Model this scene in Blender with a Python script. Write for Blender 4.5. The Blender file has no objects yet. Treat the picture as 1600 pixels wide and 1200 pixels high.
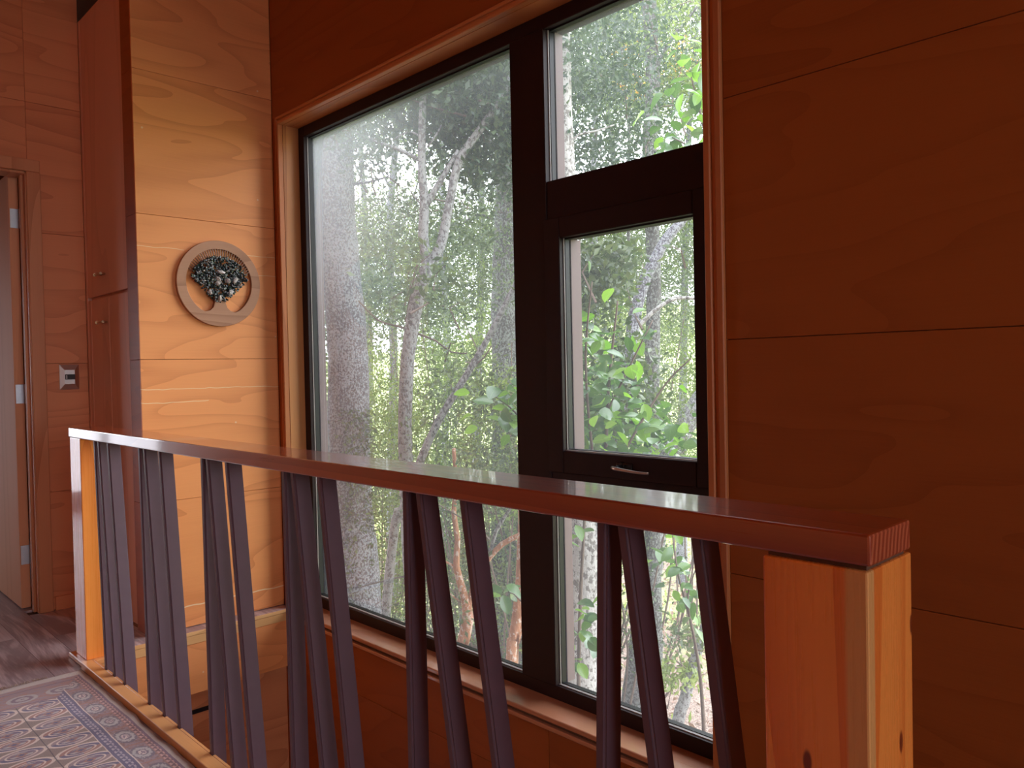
import bpy, bmesh, math, random
import numpy as np
from mathutils import Vector, Matrix
random.seed(7); RNG = np.random.default_rng(11)
S = bpy.context.scene
COL = S.collection

# ---------------------------------------------------------------- camera
F_PX = 1234.956
YAW, PITCH, ROLL = math.radians(46.1006), math.radians(1.0702), math.radians(-1.2062)
fw = np.array([-math.sin(YAW)*math.cos(PITCH), math.cos(YAW)*math.cos(PITCH), -math.sin(PITCH)])
_r = np.array([math.cos(YAW), math.sin(YAW), 0.0]); _u = np.cross(_r, fw)
rt = _r*math.cos(ROLL) + _u*math.sin(ROLL); up = -_r*math.sin(ROLL) + _u*math.cos(ROLL)
EYE = np.array([0.0, 0.0, 1.2])
cam = bpy.data.cameras.new('camera'); cam.sensor_width = 36.0; cam.lens = 36.0*F_PX/1600.0
cam.clip_start = 0.05; cam.clip_end = 500
co = bpy.data.objects.new('camera', cam); COL.objects.link(co)
co.matrix_world = Matrix(((rt[0], up[0], -fw[0], 0), (rt[1], up[1], -fw[1], 0), (rt[2], up[2], -fw[2], 1.2), (0, 0, 0, 1)))
S.camera = co

def ray(x, y): return (x-800)/F_PX*rt - (y-600)/F_PX*up + fw
def at(x, y, d): return EYE + d*ray(x, y)                  # point at depth d behind a spot of the photograph
def on(x, y, ax, v):                                       # point on the plane axis = v
    d = ray(x, y); return EYE + (v-EYE[ax])/d[ax]*d

# ---------------------------------------------------------------- sky, light, exposure
SKY = 6.6
w = bpy.data.worlds.new('overcast_sky'); S.world = w; w.use_nodes = True
nt = w.node_tree; nt.nodes.clear()
tc = nt.nodes.new('ShaderNodeTexCoord'); sp = nt.nodes.new('ShaderNodeSeparateXYZ')
cr = nt.nodes.new('ShaderNodeValToRGB'); bg = nt.nodes.new('ShaderNodeBackground'); wo = nt.nodes.new('ShaderNodeOutputWorld')
mp = nt.nodes.new('ShaderNodeMapRange'); mp.inputs[1].default_value = -1; mp.inputs[2].default_value = 1
nt.links.new(tc.outputs['Generated'], sp.inputs[0]); nt.links.new(sp.outputs[2], mp.inputs[0])
nt.links.new(mp.outputs[0], cr.inputs[0]); nt.links.new(cr.outputs[0], bg.inputs[0]); nt.links.new(bg.outputs[0], wo.inputs[0])
cr.color_ramp.elements[0].color = (.50, .53, .56, 1); cr.color_ramp.elements[0].position = .45
cr.color_ramp.elements[1].color = (.93, .97, 1.06, 1); cr.color_ramp.elements[1].position = .75
e = cr.color_ramp.elements.new(.5); e.color = (.86, .90, .98, 1)
bg.inputs[1].default_value = SKY
vs = S.view_settings
vs.view_transform = 'Standard'; vs.look = 'None'; vs.gamma = 1.0; vs.use_curve_mapping = False
vs.exposure = 0.0
S.cycles.use_denoising = True
S.cycles.max_bounces = 10; S.cycles.diffuse_bounces = 6; S.cycles.glossy_bounces = 3
S.cycles.transmission_bounces = 4; S.cycles.transparent_max_bounces = 12
S.cycles.sample_clamp_indirect = 8.0; S.cycles.caustics_reflective = False; S.cycles.caustics_refractive = False

def portal(name, loc, rot, sx, sy):
    l = bpy.data.lights.new(name, 'AREA'); l.shape = 'RECTANGLE'; l.size = sx; l.size_y = sy
    l.cycles.is_portal = True
    o = bpy.data.objects.new(name, l); COL.objects.link(o); o.location = loc; o.rotation_euler = rot
    o['kind'] = 'structure'; return o
RX = 5.2          # right wall of the room
PI = math.pi
# light enters through the real window openings; portals only guide the sampling
W2 = (-1.3, 1.88, 0.2, 3.0)     # end window in the right wall: y0,y1,z0,z1
W4 = (-1.0, 0.1, 0.1, 2.1)       # window of the room beyond the door: y0,y1
portal('portal_end', (RX+.1, (W2[0]+W2[1])/2, (W2[2]+W2[3])/2), (0, PI/2, 0), W2[3]-W2[2], W2[1]-W2[0])
portal('portal_far_room', (-8.1, (W4[0]+W4[1])/2, (W4[2]+W4[3])/2), (0, -PI/2, 0), W4[3]-W4[2], W4[1]-W4[0])
portal('portal_main', (-2.45, 2.2, 1.22), (-PI/2, 0, 0), 2.4, 2.4)

# ---------------------------------------------------------------- node helpers
class V:
    def __init__(s, T, o): s.T = T; s.o = o
    def _m(s, op, b=None, c=None):
        n = s.T.nodes.new('ShaderNodeMath'); n.operation = op
        for i, x in enumerate((s, b, c)):
            if x is None: continue
            if isinstance(x, V): s.T.links.new(x.o, n.inputs[i])
            else: n.inputs[i].default_value = x
        return V(s.T, n.outputs[0])
    def __add__(s, b): return s._m('ADD', b)
    def __sub__(s, b): return s._m('SUBTRACT', b)
    def __mul__(s, b): return s._m('MULTIPLY', b)
    def __truediv__(s, b): return s._m('DIVIDE', b)
    def lt(s, b): return s._m('LESS_THAN', b)
    def gt(s, b): return s._m('GREATER_THAN', b)
    def abs(s): return s._m('ABSOLUTE')
    def sin(s): return s._m('SINE')
    def min(s, b): return s._m('MINIMUM', b)
    def max(s, b): return s._m('MAXIMUM', b)
    def mod(s, b): return s._m('FLOORED_MODULO', b)
    def floor(s): return s._m('FLOOR')
    def pow(s, b): return s._m('POWER', b)
    def sqrt(s): return s._m('SQRT')
    def step(s, a, b):
        n = s.T.nodes.new('ShaderNodeMapRange'); n.interpolation_type = 'SMOOTHSTEP'
        s.T.links.new(s.o, n.inputs[0]); n.inputs[1].default_value = a; n.inputs[2].default_value = b
        return V(s.T, n.outputs[0])

def newmat(name):
    m = bpy.data.materials.new(name); m.use_nodes = True; T = m.node_tree; T.nodes.clear()
    out = T.nodes.new('ShaderNodeOutputMaterial'); b = T.nodes.new('ShaderNodeBsdfPrincipled')
    T.links.new(b.outputs[0], out.inputs[0]); return m, T, b, out
def coords(T, sc=(1, 1, 1), rnd=0.0, kind='Object'):
    c = T.nodes.new('ShaderNodeTexCoord'); src = c.outputs[kind]
    mp = T.nodes.new('ShaderNodeMapping'); mp.inputs['Scale'].default_value = sc
    if rnd:
        oi = T.nodes.new('ShaderNodeObjectInfo'); v = T.nodes.new('ShaderNodeVectorMath'); v.operation = 'MULTIPLY_ADD'
        T.links.new(oi.outputs['Random'], v.inputs[0]); v.inputs[1].default_value = (rnd, rnd*.7, rnd*1.3); T.links.new(src, v.inputs[2])
        src = v.outputs[0]
    T.links.new(src, mp.inputs[0]); return mp.outputs[0]
def noise(T, vec, scale, detail=3, rough=.5, dist=0.0):
    n = T.nodes.new('ShaderNodeTexNoise'); n.inputs['Scale'].default_value = scale; n.inputs['Detail'].default_value = detail
    n.inputs['Roughness'].default_value = rough; n.inputs['Distortion'].default_value = dist
    T.links.new(vec, n.inputs['Vector']); return V(T, n.outputs[0])
def mix(T, f, a, b, mode='MIX'):
    n = T.nodes.new('ShaderNodeMix'); n.data_type = 'RGBA'; n.blend_type = mode
    for i, x in ((0, f), (6, a), (7, b)):
        if isinstance(x, V): T.links.new(x.o, n.inputs[i])
        elif hasattr(x, 'links'): T.links.new(x, n.inputs[i])
        elif i == 0: n.inputs[0].default_value = x
        else: n.inputs[i].default_value = (*x, 1)
    return n.outputs[2]
def bump(T, b, h, strength, dist=.01):
    n = T.nodes.new('ShaderNodeBump'); n.inputs['Strength'].default_value = strength; n.inputs['Distance'].default_value = dist
    T.links.new(h.o, n.inputs['Height']); T.links.new(n.outputs[0], b.inputs['Normal'])
def sepxyz(T, vec):
    n = T.nodes.new('ShaderNodeSeparateXYZ'); T.links.new(vec, n.inputs[0]); return [V(T, o) for o in n.outputs]

def wood(name, lo, hi, grain='X', freq=26, stretch=.14, rough=.4, coat=.0, contrast=1.0, rings=1.0, knots=False, streaks=None, fine=1.0):
    m, T, b, out = newmat(name)
    g = {'X': (stretch, 1, 1), 'Y': (1, stretch, 1), 'Z': (1, 1, stretch)}[grain]
    c = coords(T, g, 7.0)
    base = noise(T, c, 2.0*rings, 2, .5, .25)
    band = (base*freq*.42).mod(1.0).pow(2.6)
    gf = {'X': (.02, 1, 1), 'Y': (1, .02, 1), 'Z': (1, 1, .02)}[grain]
    fib = noise(T, coords(T, gf, 3.0), 220, 2, .6)
    big = noise(T, coords(T, g, 11.0), 1.1, 2)
    fac = (band*-.75*contrast + fib*.30*fine + big*.9 + .22)
    col = mix(T, fac.step(0.0, 1.0), lo, hi)
    if knots:
        vn = T.nodes.new('ShaderNodeTexVoronoi'); vn.inputs['Scale'].default_value = 2.3; T.links.new(coords(T, (1, 1, .45), 5.0), vn.inputs['Vector'])
        k = V(T, vn.outputs['Distance']).step(.035, .10)
        col = mix(T, k, (lo[0]*.35, lo[1]*.22, lo[2]*.2), col)
    if streaks:
        x, y, z = sepxyz(T, coords(T))
        wob = noise(T, coords(T, (1, 1, .2)), 9, 2)*.022-.011
        for (zz, ya, yb, th) in streaks:
            msk = (z-zz+wob).abs().lt(th)*y.gt(ya)*y.lt(yb)
            col = mix(T, msk*.75, col, (.86, .66, .40))
        dots = T.nodes.new('ShaderNodeTexVoronoi'); dots.inputs['Scale'].default_value = 9; T.links.new(coords(T), dots.inputs['Vector'])
        col = mix(T, V(T, dots.outputs['Distance']).lt(.045)*.6, col, (.8, .62, .42))
    T.links.new(col, b.inputs['Base Color'])
    r = fib*.12 + (rough-.06)
    T.links.new(r.o, b.inputs['Roughness'])
    b.inputs['Coat Weight'].default_value = coat; b.inputs['Coat Roughness'].default_value = .06; b.inputs['Coat IOR'].default_value = 1.8 if coat > .95 else 1.5
    b.inputs['Specular IOR Level'].default_value = .5 if coat > .3 else .28
    bump(T, b, band*.2+fib, .12, .002)
    return m
def endgrain(m):
    T = m.node_tree; b = [n_ for n_ in T.nodes if n_.type == 'BSDF_PRINCIPLED'][0]; src = b.inputs['Base Color'].links[0].from_socket
    g = T.nodes.new('ShaderNodeNewGeometry'); nx_, ny_, nz_ = sepxyz(T, g.outputs['True Normal']); x, y, z = sepxyz(T, coords(T))
    d = ((y-1.30)*(y-1.30)+(z-.90)*(z-.90)).sqrt() + noise(T, coords(T), 12, 2)*.008
    r_ = ((d*520).sin()*.5+.5).pow(1.5)
    T.links.new(mix(T, nx_.gt(.9), src, mix(T, r_, (.30, .045, .018), (.56, .15, .07))), b.inputs['Base Color'])
def plain(name, col, rough=.5, metal=0.0, coat=0.0, vary=.0):
    m, T, b, out = newmat(name); b.inputs['Roughness'].default_value = rough; b.inputs['Metallic'].default_value = metal
    b.inputs['Coat Weight'].default_value = coat
    n = noise(T, coords(T, (1, 1, 1), 4.0), 30, 3)
    T.links.new(mix(T, n, tuple(x*(1-vary) for x in col), tuple(min(1, x*(1+vary)) for x in col)), b.inputs['Base Color'])
    return m

M = {}
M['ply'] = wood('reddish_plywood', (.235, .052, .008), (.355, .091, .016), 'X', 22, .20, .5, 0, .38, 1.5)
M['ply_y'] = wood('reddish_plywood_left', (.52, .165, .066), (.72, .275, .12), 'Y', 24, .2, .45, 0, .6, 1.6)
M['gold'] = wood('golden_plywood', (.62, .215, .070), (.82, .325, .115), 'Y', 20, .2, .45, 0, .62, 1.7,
                 streaks=[(1.802, 1.25, 1.50, .0013), (1.802, 1.80, 1.97, .0013), (1.705, 1.86, 1.97, .0012), (1.14, 1.2, 1.97, .0016), (1.078, 1.2, 1.60, .0016), (.10, 1.2, 1.97, .003)])
M['pale'] = wood('pale_pine_trim', (.58, .30, .11), (.76, .43, .18), 'Y', 30, .1, .4, 0, .8)
M['cup'] = wood('cupboard_veneer', (.58, .30, .20), (.76, .43, .30), 'Z', 30, .10, .5, 0, .4)
M['casing'] = wood('casing_wood', (.50, .19, .08), (.66, .29, .14), 'Z', 30, .08, .4, 0, .8, knots=True)
M['lip'] = wood('red_casing_moulding', (.34, .105, .035), (.50, .17, .06), 'Z', 30, .08, .35, 0, .7)
M['casing_x'] = wood('casing_wood_horizontal', (.46, .16, .05), (.62, .25, .09), 'X', 30, .08, .35, 0, .8)
M['jamb'] = wood('pine_liner', (.40, .14, .042), (.60, .25, .085), 'Z', 60, .05, .38, .1, 1.2)
M['rail'] = wood('varnished_handrail', (.24, .030, .010), (.36, .062, .020), 'X', 40, .10, .3, 1.0, .8)
M['newel'] = wood('orange_newel_wood', (.74, .165, .026), (.95, .31, .060), 'Z', 40, .07, .28, .6, .8, knots=True)
M['newel_near'] = wood('orange_newel_wood_with_sapwood', (.74, .165, .026), (.95, .31, .060), 'Z', 40, .07, .28, .6, .8)
def sapwood(m):
    T = m.node_tree; b = [n_ for n_ in T.nodes if n_.type == 'BSDF_PRINCIPLED'][0]; src = b.inputs['Base Color'].links[0].from_socket
    x, y, z = sepxyz(T, coords(T)); wob = noise(T, coords(T, (1, 1, .12)), 14, 2)*.012-.006
    f = ((x+.393).abs()*.85).max((y-.972).abs()*1.35) + wob
    col = mix(T, f.step(.020, .026), (.74, .36, .12), src)
    for (kx, ky, kz) in ((-0.393, 1.072, 0.701), (-0.473, 0.972, 0.684), (-0.393, 1.113, 0.847)):
        d = (((x-kx)*(x-kx)+(y-ky)*(y-ky))*2.2+(z-kz)*(z-kz)*.35).sqrt()
        col = mix(T, d.step(.006, .011), (.20, .035, .012), col)
    T.links.new(col, b.inputs['Base Color'])
M['curb'] = wood('curb_wood', (.56, .22, .075), (.72, .34, .13), 'X', 34, .1, .35, .2, .7)
M['door'] = wood('door_veneer', (.66, .29, .145), (.78, .37, .20), 'Z', 18, .10, .65, .0, .5)
M['gravel'] = plain('grey_gravel', (.40, .38, .38), .95, 0, 0, .2)
M['dark'] = plain('dark_brown_window_frame', (.020, .0075, .0085), .5, 0, .0, .25)
M['dark'].node_tree.nodes['Principled BSDF'].inputs['Specular IOR Level'].default_value = .25
M['stop'] = plain('pinkish_outer_stop', (.13, .075, .07), .6, 0, 0, .1)
M['gasket'] = plain('black_gasket', (.01, .01, .01), .5)
M['bal'] = plain('brown_painted_baluster', (.135, .076, .098), .45, 0, .0, .10)
M['chrome'] = plain('brushed_nickel', (.62, .58, .56), .28, 1.0)
M['zinc'] = plain('zinc_hinge', (.55, .56, .60), .45, .8, 0, .1)
M['brass'] = plain('antique_brass', (.50, .36, .22), .28, 1.0)
M['black'] = plain('black_plastic', (.012, .012, .014), .25)
M['backing'] = plain('wall_core', (.12, .05, .025), .8)
M['sill'] = wood('reddish_sill', (.40, .16, .085), (.56, .25, .14), 'X', 30, .08, .3, .4, .6)
M['white'] = plain('grey_spacer', (.42, .40, .38), .4)

sapwood(M['newel_near']); endgrain(M['rail'])
# dark plank floor
m, T, b, out = newmat('dark_plank_floor'); M['floor'] = m
c = coords(T, (.12, 1, 1), 5.0)
n1 = noise(T, c, 7, 4, .6, .6); n2 = noise(T, coords(T, (.03, 1, 1), 3), 160, 2, .6)
f = ((n1*24).sin()*.5+.5)*.5 + n2*.5
T.links.new(mix(T, f.step(.2, .9), (.30, .215, .22), (.62, .50, .51)), b.inputs['Base Color'])
b.inputs['Roughness'].default_value = .38; bump(T, b, f, .25, .003)

# clear pane with a thin uneven film of dust and painted veiling glare
def glass(name, dust_glare):
    m = bpy.data.materials.new(name); m.use_nodes = True; T = m.node_tree; T.nodes.clear()
    out = T.nodes.new('ShaderNodeOutputMaterial')
    tr = T.nodes.new('ShaderNodeBsdfTransparent'); gl = T.nodes.new('ShaderNodeBsdfGlossy'); gl.inputs['Roughness'].default_value = .0
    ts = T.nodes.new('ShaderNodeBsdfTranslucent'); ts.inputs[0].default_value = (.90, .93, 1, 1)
    fr = T.nodes.new('ShaderNodeFresnel'); fr.inputs[0].default_value = 1.15
    a = T.nodes.new('ShaderNodeMixShader'); T.links.new(fr.outputs[0], a.inputs[0]); T.links.new(tr.outputs[0], a.inputs[1]); T.links.new(gl.outputs[0], a.inputs[2])
    n = noise(T, coords(T), 2.2, 4, .6); f = (n*.9+.45)*dust_glare
    x_, y_, z_ = sepxyz(T, coords(T)); f = f + z_.step(1.1, 2.5)*(x_*-1).step(2.5, 3.5)*dust_glare*4.0 + z_.step(2.0, 2.5)*dust_glare*.6  # veiling glare painted in as haze, stronger towards the upper left
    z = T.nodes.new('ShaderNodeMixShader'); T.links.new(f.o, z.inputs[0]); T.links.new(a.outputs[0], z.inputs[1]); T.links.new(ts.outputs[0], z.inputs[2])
    T.links.new(z.outputs[0], out.inputs[0]); return m
M['glass'] = glass('dusty_glare_pane', .027)
M['glass_clean'] = glass('clear_pane', .01)

# bark and leaves
def bark(name, a, b_, spot, spots=.5, sc=1.0, horiz=False):
    m, T, b, out = newmat(name)
    c = coords(T, (1, 1, .35), 5.0)
    n = noise(T, c, 22*sc, 4, .7); n2 = noise(T, coords(T, (1, 1, .8), 3.0), 34*sc, 3, .7)
    n3 = noise(T, coords(T, (1, 1, 1), 8.0), 3.0, 2)
    col = mix(T, n.step(.3, .7), a, b_)
    col = mix(T, (n2+n3*.25).step(.70-spots*.22, .78-spots*.22), col, spot)
    T.links.new(col, b.inputs['Base Color']); b.inputs['Roughness'].default_value = .85
    bump(T, b, n+n2*.5, .9, .02); return m
M['bark_grey'] = bark('lichen_grey_bark', (.058, .053, .066), (.13, .12, .14), (.30, .31, .33), .5, 2.0)
M['bark_pale'] = bark('pale_smooth_bark', (.075, .068, .07), (.155, .142, .14), (.27, .27, .265), .6, 1.2)
M['bark_dark'] = bark('dark_grey_bark', (.035, .032, .03), (.08, .072, .066), (.18, .19, .17), .35, 1.5)
M['bark_orange'] = bark('peeling_orange_bark', (.32, .13, .06), (.46, .22, .12), (.55, .42, .34), .25, .8)
M['bark_mottled'] = bark('pale_mottled_bark', (.085, .075, .07), (.17, .155, .14), (.35, .34, .32), .7, .8)
M['twig'] = plain('brown_twig', (.13, .09, .07), .8, 0, 0, .3)

def leafmat(name, c1, c2, c3, gloss=.35, transl=.35):
    m = bpy.data.materials.new(name); m.use_nodes = True; T = m.node_tree; T.nodes.clear()
    out = T.nodes.new('ShaderNodeOutputMaterial'); b = T.nodes.new('ShaderNodeBsdfPrincipled')
    at_ = T.nodes.new('ShaderNodeAttribute'); at_.attribute_name = 'tint'
    oi = T.nodes.new('ShaderNodeObjectInfo')
    t = V(T, at_.outputs['Fac']) + V(T, oi.outputs['Random'])*.0
    r = T.nodes.new('ShaderNodeValToRGB'); T.links.new(t.o, r.inputs[0])
    r.color_ramp.elements[0].color = (*c1, 1); r.color_ramp.elements[1].color = (*c3, 1)
    k = r.color_ramp.elements.new(.5); k.color = (*c2, 1)
    T.links.new(r.outputs[0], b.inputs['Base Color']); b.inputs['Roughness'].default_value = gloss
    ts = T.nodes.new('ShaderNodeBsdfTranslucent'); T.links.new(mix(T, 1.0, r.outputs[0], (1.4, 1.5, .85), 'MULTIPLY'), ts.inputs[0])
    mx = T.nodes.new('ShaderNodeMixShader'); mx.inputs[0].default_value = transl
    T.links.new(b.outputs[0], mx.inputs[1]); T.links.new(ts.outputs[0], mx.inputs[2]); T.links.new(mx.outputs[0], out.inputs[0]); return m
M['leaf_dark'] = leafmat('grey_green_leaves', (.025, .048, .03), (.05, .085, .048), (.10, .145, .065))
M['leaf_mid'] = leafmat('mid_green_leaves', (.036, .060, .032), (.080, .112, .056), (.155, .19, .085))
M['leaf_lime'] = leafmat('yellow_green_leaves', (.10, .15, .035), (.21, .27, .075), (.36, .41, .14))
M['leaf_autumn'] = leafmat('orange_leaves', (.30, .13, .02), (.50, .22, .03), (.55, .36, .06))
M['leaf_litter'] = leafmat('dry_leaf_litter', (.22, .12, .095), (.38, .25, .20), (.52, .40, .33), .6, .1)
M['leaf_grass'] = leafmat('grass_tufts', (.18, .24, .07), (.30, .38, .12), (.46, .52, .2), .6, .3)
def bigleaf(name, c1, c2, tr=.3):
    m = bpy.data.materials.new(name); m.use_nodes = True; T = m.node_tree; T.nodes.clear()
    out = T.nodes.new('ShaderNodeOutputMaterial'); b = T.nodes.new('ShaderNodeBsdfPrincipled')
    oi = T.nodes.new('ShaderNodeObjectInfo'); x, y, z = sepxyz(T, coords(T))
    col = mix(T, V(T, oi.outputs['Random']), c1, c2)
    vein = x.abs().step(.0, .004)
    col2 = mix(T, vein, tuple(min(1, q*2.2) for q in c2), col)
    T.links.new(col2, b.inputs['Base Color']); b.inputs['Roughness'].default_value = .27; b.inputs['Coat Weight'].default_value = .3
    ts = T.nodes.new('ShaderNodeBsdfTranslucent'); T.links.new(mix(T, 1.0, col2, (1.6, 1.8, .6), 'MULTIPLY'), ts.inputs[0])
    mx = T.nodes.new('ShaderNodeMixShader'); mx.inputs[0].default_value = tr
    T.links.new(b.outputs[0], mx.inputs[1]); T.links.new(ts.outputs[0], mx.inputs[2]); T.links.new(mx.outputs[0], out.inputs[0]); return m
M['big_dark'] = bigleaf('glossy_dark_leaf', (.045, .10, .04), (.09, .18, .055))
M['big_light'] = bigleaf('glossy_bright_leaf', (.10, .21, .035), (.19, .33, .06), .4)

# ---------------------------------------------------------------- object helpers
def link(name, me, mat=None, parent=None, label=None, kind=None, smooth=False):
    o = bpy.data.objects.new(name, me); COL.objects.link(o)
    if mat is not None and not me.materials: me.materials.append(M[mat] if isinstance(mat, str) else mat)
    if parent is not None:
        o.parent = parent; w0 = parent
        off = Vector((0, 0, 0))
        while w0: off += w0.location; w0 = w0.parent
        o.location = -off
    if label: o['label'] = label
    if kind: o['kind'] = kind
    if smooth: me.polygons.foreach_set('use_smooth', [True]*len(me.polygons))
    return o
def bm_new(): return bmesh.new()
def bm_box(bm, x0, x1, y0, y1, z0, z1, bev=0.0, seg=1):
    vs_ = [bm.verts.new((x, y, z)) for x in (x0, x1) for y in (y0, y1) for z in (z0, z1)]
    fs = [bm.faces.new([vs_[i] for i in q]) for q in ((0, 1, 3, 2), (4, 6, 7, 5), (0, 4, 5, 1), (2, 3, 7, 6), (0, 2, 6, 4), (1, 5, 7, 3))]
    if bev:
        es = list({e_ for f_ in fs for e_ in f_.edges})
        bmesh.ops.bevel(bm, geom=es, offset=bev, segments=seg, affect='EDGES', profile=.5)
    return vs_
def bm_mesh(bm, name):
    bmesh.ops.recalc_face_normals(bm, faces=bm.faces); me = bpy.data.meshes.new(name); bm.to_mesh(me); bm.free(); return me
def box(name, x0, x1, y0, y1, z0, z1, mat, parent=None, bev=0.0, seg=1, label=None, kind=None):
    bm = bm_new(); bm_box(bm, x0, x1, y0, y1, z0, z1, bev, seg); return link(name, bm_mesh(bm, name), mat, parent, label, kind)
def boxes(name, L, mat, parent=None, bev=0.0, label=None, kind=None):
    bm = bm_new()
    for q in L: bm_box(bm, *q, bev)
    return link(name, bm_mesh(bm, name), mat, parent, label, kind)
def root(name, loc, label=None, cat=None, group=None, kind=None):
    o = bpy.data.objects.new(name, None); COL.objects.link(o); o.location = loc; o.empty_display_size = .1
    if label: o['label'] = label
    if cat: o['category'] = cat
    if group: o['group'] = group
    if kind: o['kind'] = kind
    return o
def tube_bm(bm, pts, rad, seg=8, cap=True, rough=0.0):
    pts = [Vector(p) for p in pts]; n = len(pts); prev = None; rings = []
    ref = Vector((0, 0, 1)) if abs((pts[-1]-pts[0]).normalized().z) < .8 else Vector((1, 0, 0))
    for i, p in enumerate(pts):
        t = (pts[min(i+1, n-1)]-pts[max(i-1, 0)]).normalized()
        a = t.cross(ref).normalized(); b_ = t.cross(a).normalized()
        r = rad[i] if hasattr(rad, '__len__') else rad
        rings.append([bm.verts.new(p + (a*math.cos(2*PI*k/seg)+b_*math.sin(2*PI*k/seg))*r*(1+rough*random.uniform(-1, 1))) for k in range(seg)])
    for i in range(n-1):
        for k in range(seg):
            bm.faces.new((rings[i][k], rings[i][(k+1) % seg], rings[i+1][(k+1) % seg], rings[i+1][k]))
    if cap: bm.faces.new(rings[0][::-1]); bm.faces.new(rings[-1])
def tube(name, pts, rad, mat, parent=None, seg=8, rough=0.0, label=None, kind=None):
    bm = bm_new(); tube_bm(bm, pts, rad, seg, True, rough); return link(name, bm_mesh(bm, name), mat, parent, label, kind, True)
def spline(pts, rad, step=.12):
    P_, R_ = [], []
    pts = [np.array(p) for p in pts]
    for i in range(len(pts)-1):
        p0 = pts[max(i-1, 0)]; p1 = pts[i]; p2 = pts[i+1]; p3 = pts[min(i+2, len(pts)-1)]
        k = max(2, int(np.linalg.norm(p2-p1)/step))
        for j in range(k):
            t = j/k
            P_.append(.5*((2*p1)+(-p0+p2)*t+(2*p0-5*p1+4*p2-p3)*t*t+(-p0+3*p1-3*p2+p3)*t**3)); R_.append(rad[i]*(1-t)+rad[i+1]*t)
    P_.append(pts[-1]); R_.append(rad[-1]); return P_, R_

# ================================================================ STRUCTURE
YB = 1.97; XL = -3.79; XD = -4.6; ZC = 3.6
OX0, OX1, OZ0, OZ1 = -3.705, -1.235, -0.012, 2.465
def panels(parent, fn, name='plywood_panel', mat='ply'):
    for q in fn: box(name, *q, mat, parent, .0012)

# back wall with the big window
wb = boxes('wall_back', [(-4.7, OX0-.012, YB+.015, 2.2, -2.8, ZC), (OX1+.012, RX+.2, YB+.015, 2.2, -2.8, ZC),
                         (OX0-.012, OX1+.012, YB+.015, 2.2, -2.8, -.05), (OX0-.012, OX1+.012, YB+.015, 2.2, OZ1+.01, ZC)], 'backing', None, 0, kind='structure')
G = .0008
rows = [-.05, .613, 1.27, 1.94, 2.61, 3.27, 3.6]
L = []
for a, b_ in zip(rows, rows[1:]):
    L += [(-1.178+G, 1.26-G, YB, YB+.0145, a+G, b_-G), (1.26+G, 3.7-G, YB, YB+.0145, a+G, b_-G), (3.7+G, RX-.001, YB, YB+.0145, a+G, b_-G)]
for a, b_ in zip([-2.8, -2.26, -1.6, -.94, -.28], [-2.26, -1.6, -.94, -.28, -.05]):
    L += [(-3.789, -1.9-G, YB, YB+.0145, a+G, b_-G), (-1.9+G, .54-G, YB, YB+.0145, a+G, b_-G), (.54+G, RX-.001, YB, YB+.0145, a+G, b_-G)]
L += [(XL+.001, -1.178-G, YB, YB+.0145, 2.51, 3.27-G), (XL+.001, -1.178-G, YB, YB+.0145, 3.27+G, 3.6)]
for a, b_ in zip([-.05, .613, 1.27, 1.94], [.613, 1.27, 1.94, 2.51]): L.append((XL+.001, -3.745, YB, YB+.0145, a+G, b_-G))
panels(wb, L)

# stair-side left wall, golden plywood
wl = boxes('wall_left', [(-3.93, XL-.012, 1.301, YB+.01, 0.0, ZC)], 'backing', None, 0, kind='structure')
rows = [0.002, .615, 1.28, 1.95, 2.61, 3.27, 3.6]
for a, b_ in zip(rows, rows[1:]):
    box('plywood_panel', XL-.0115, XL, 1.287, YB-.001, a+G, b_-G, 'gold', wl, .001)
    box('end_panel', -3.93, XL-.0125, 1.287, 1.300, a+G, b_-G, 'ply', wl, .001)
# stairwell lower left wall and ledge
wll = boxes('wall_left_lower', [(-3.93, XL, 1.0, YB+.01, -2.8, -.30)], 'ply_y', None, 0, kind='structure')
box('wall_vent', XL-.005, XL+.006, 1.475, 1.56, -.42, -.40, 'black', wll, .001, label='small black slotted vent')

# door wall
DY0, DY1, DZ = .22, 1.04, 2.255
wd = boxes('wall_far_left', [(-4.72, XD-.012, -3.0, DY0, -.2, ZC), (-4.72, XD-.012, DY1, YB+.2, -.2, ZC), (-4.72, XD-.012, DY0, DY1, DZ, ZC)], 'backing', None, 0, kind='structure')
rows = [0.002, .615, 1.28, 1.95, 2.61, 3.27, 3.6]
for a, b_ in zip(rows, rows[1:]):
    box('plywood_panel', XD-.0115, XD, DY1+.0008, 1.2945, a+G, b_-G, 'ply_y', wd, .001)
    for y0, y1 in ((-3.0, -.9), (-.9, DY0+.0008)): box('plywood_panel', XD-.0115, XD, y0+G, y1-G, a+G, b_-G, 'ply_y', wd, .001)
box('plywood_panel', XD-.0115, XD, DY0, DY1, DZ+.06, 2.61-G, 'ply_y', wd, .001)
box('plywood_panel', XD-.0115, XD, DY0, DY1, 2.61+G, 3.27-G, 'ply_y', wd, .001)
box('plywood_panel', XD-.0115, XD, DY0, DY1, 3.27+G, 3.6, 'ply_y', wd, .001)
box('baseboard_far_left', XD, XD+.012, 1.105, 1.285, 0, .07, 'ply_y', None, .001, kind='structure')

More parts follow.
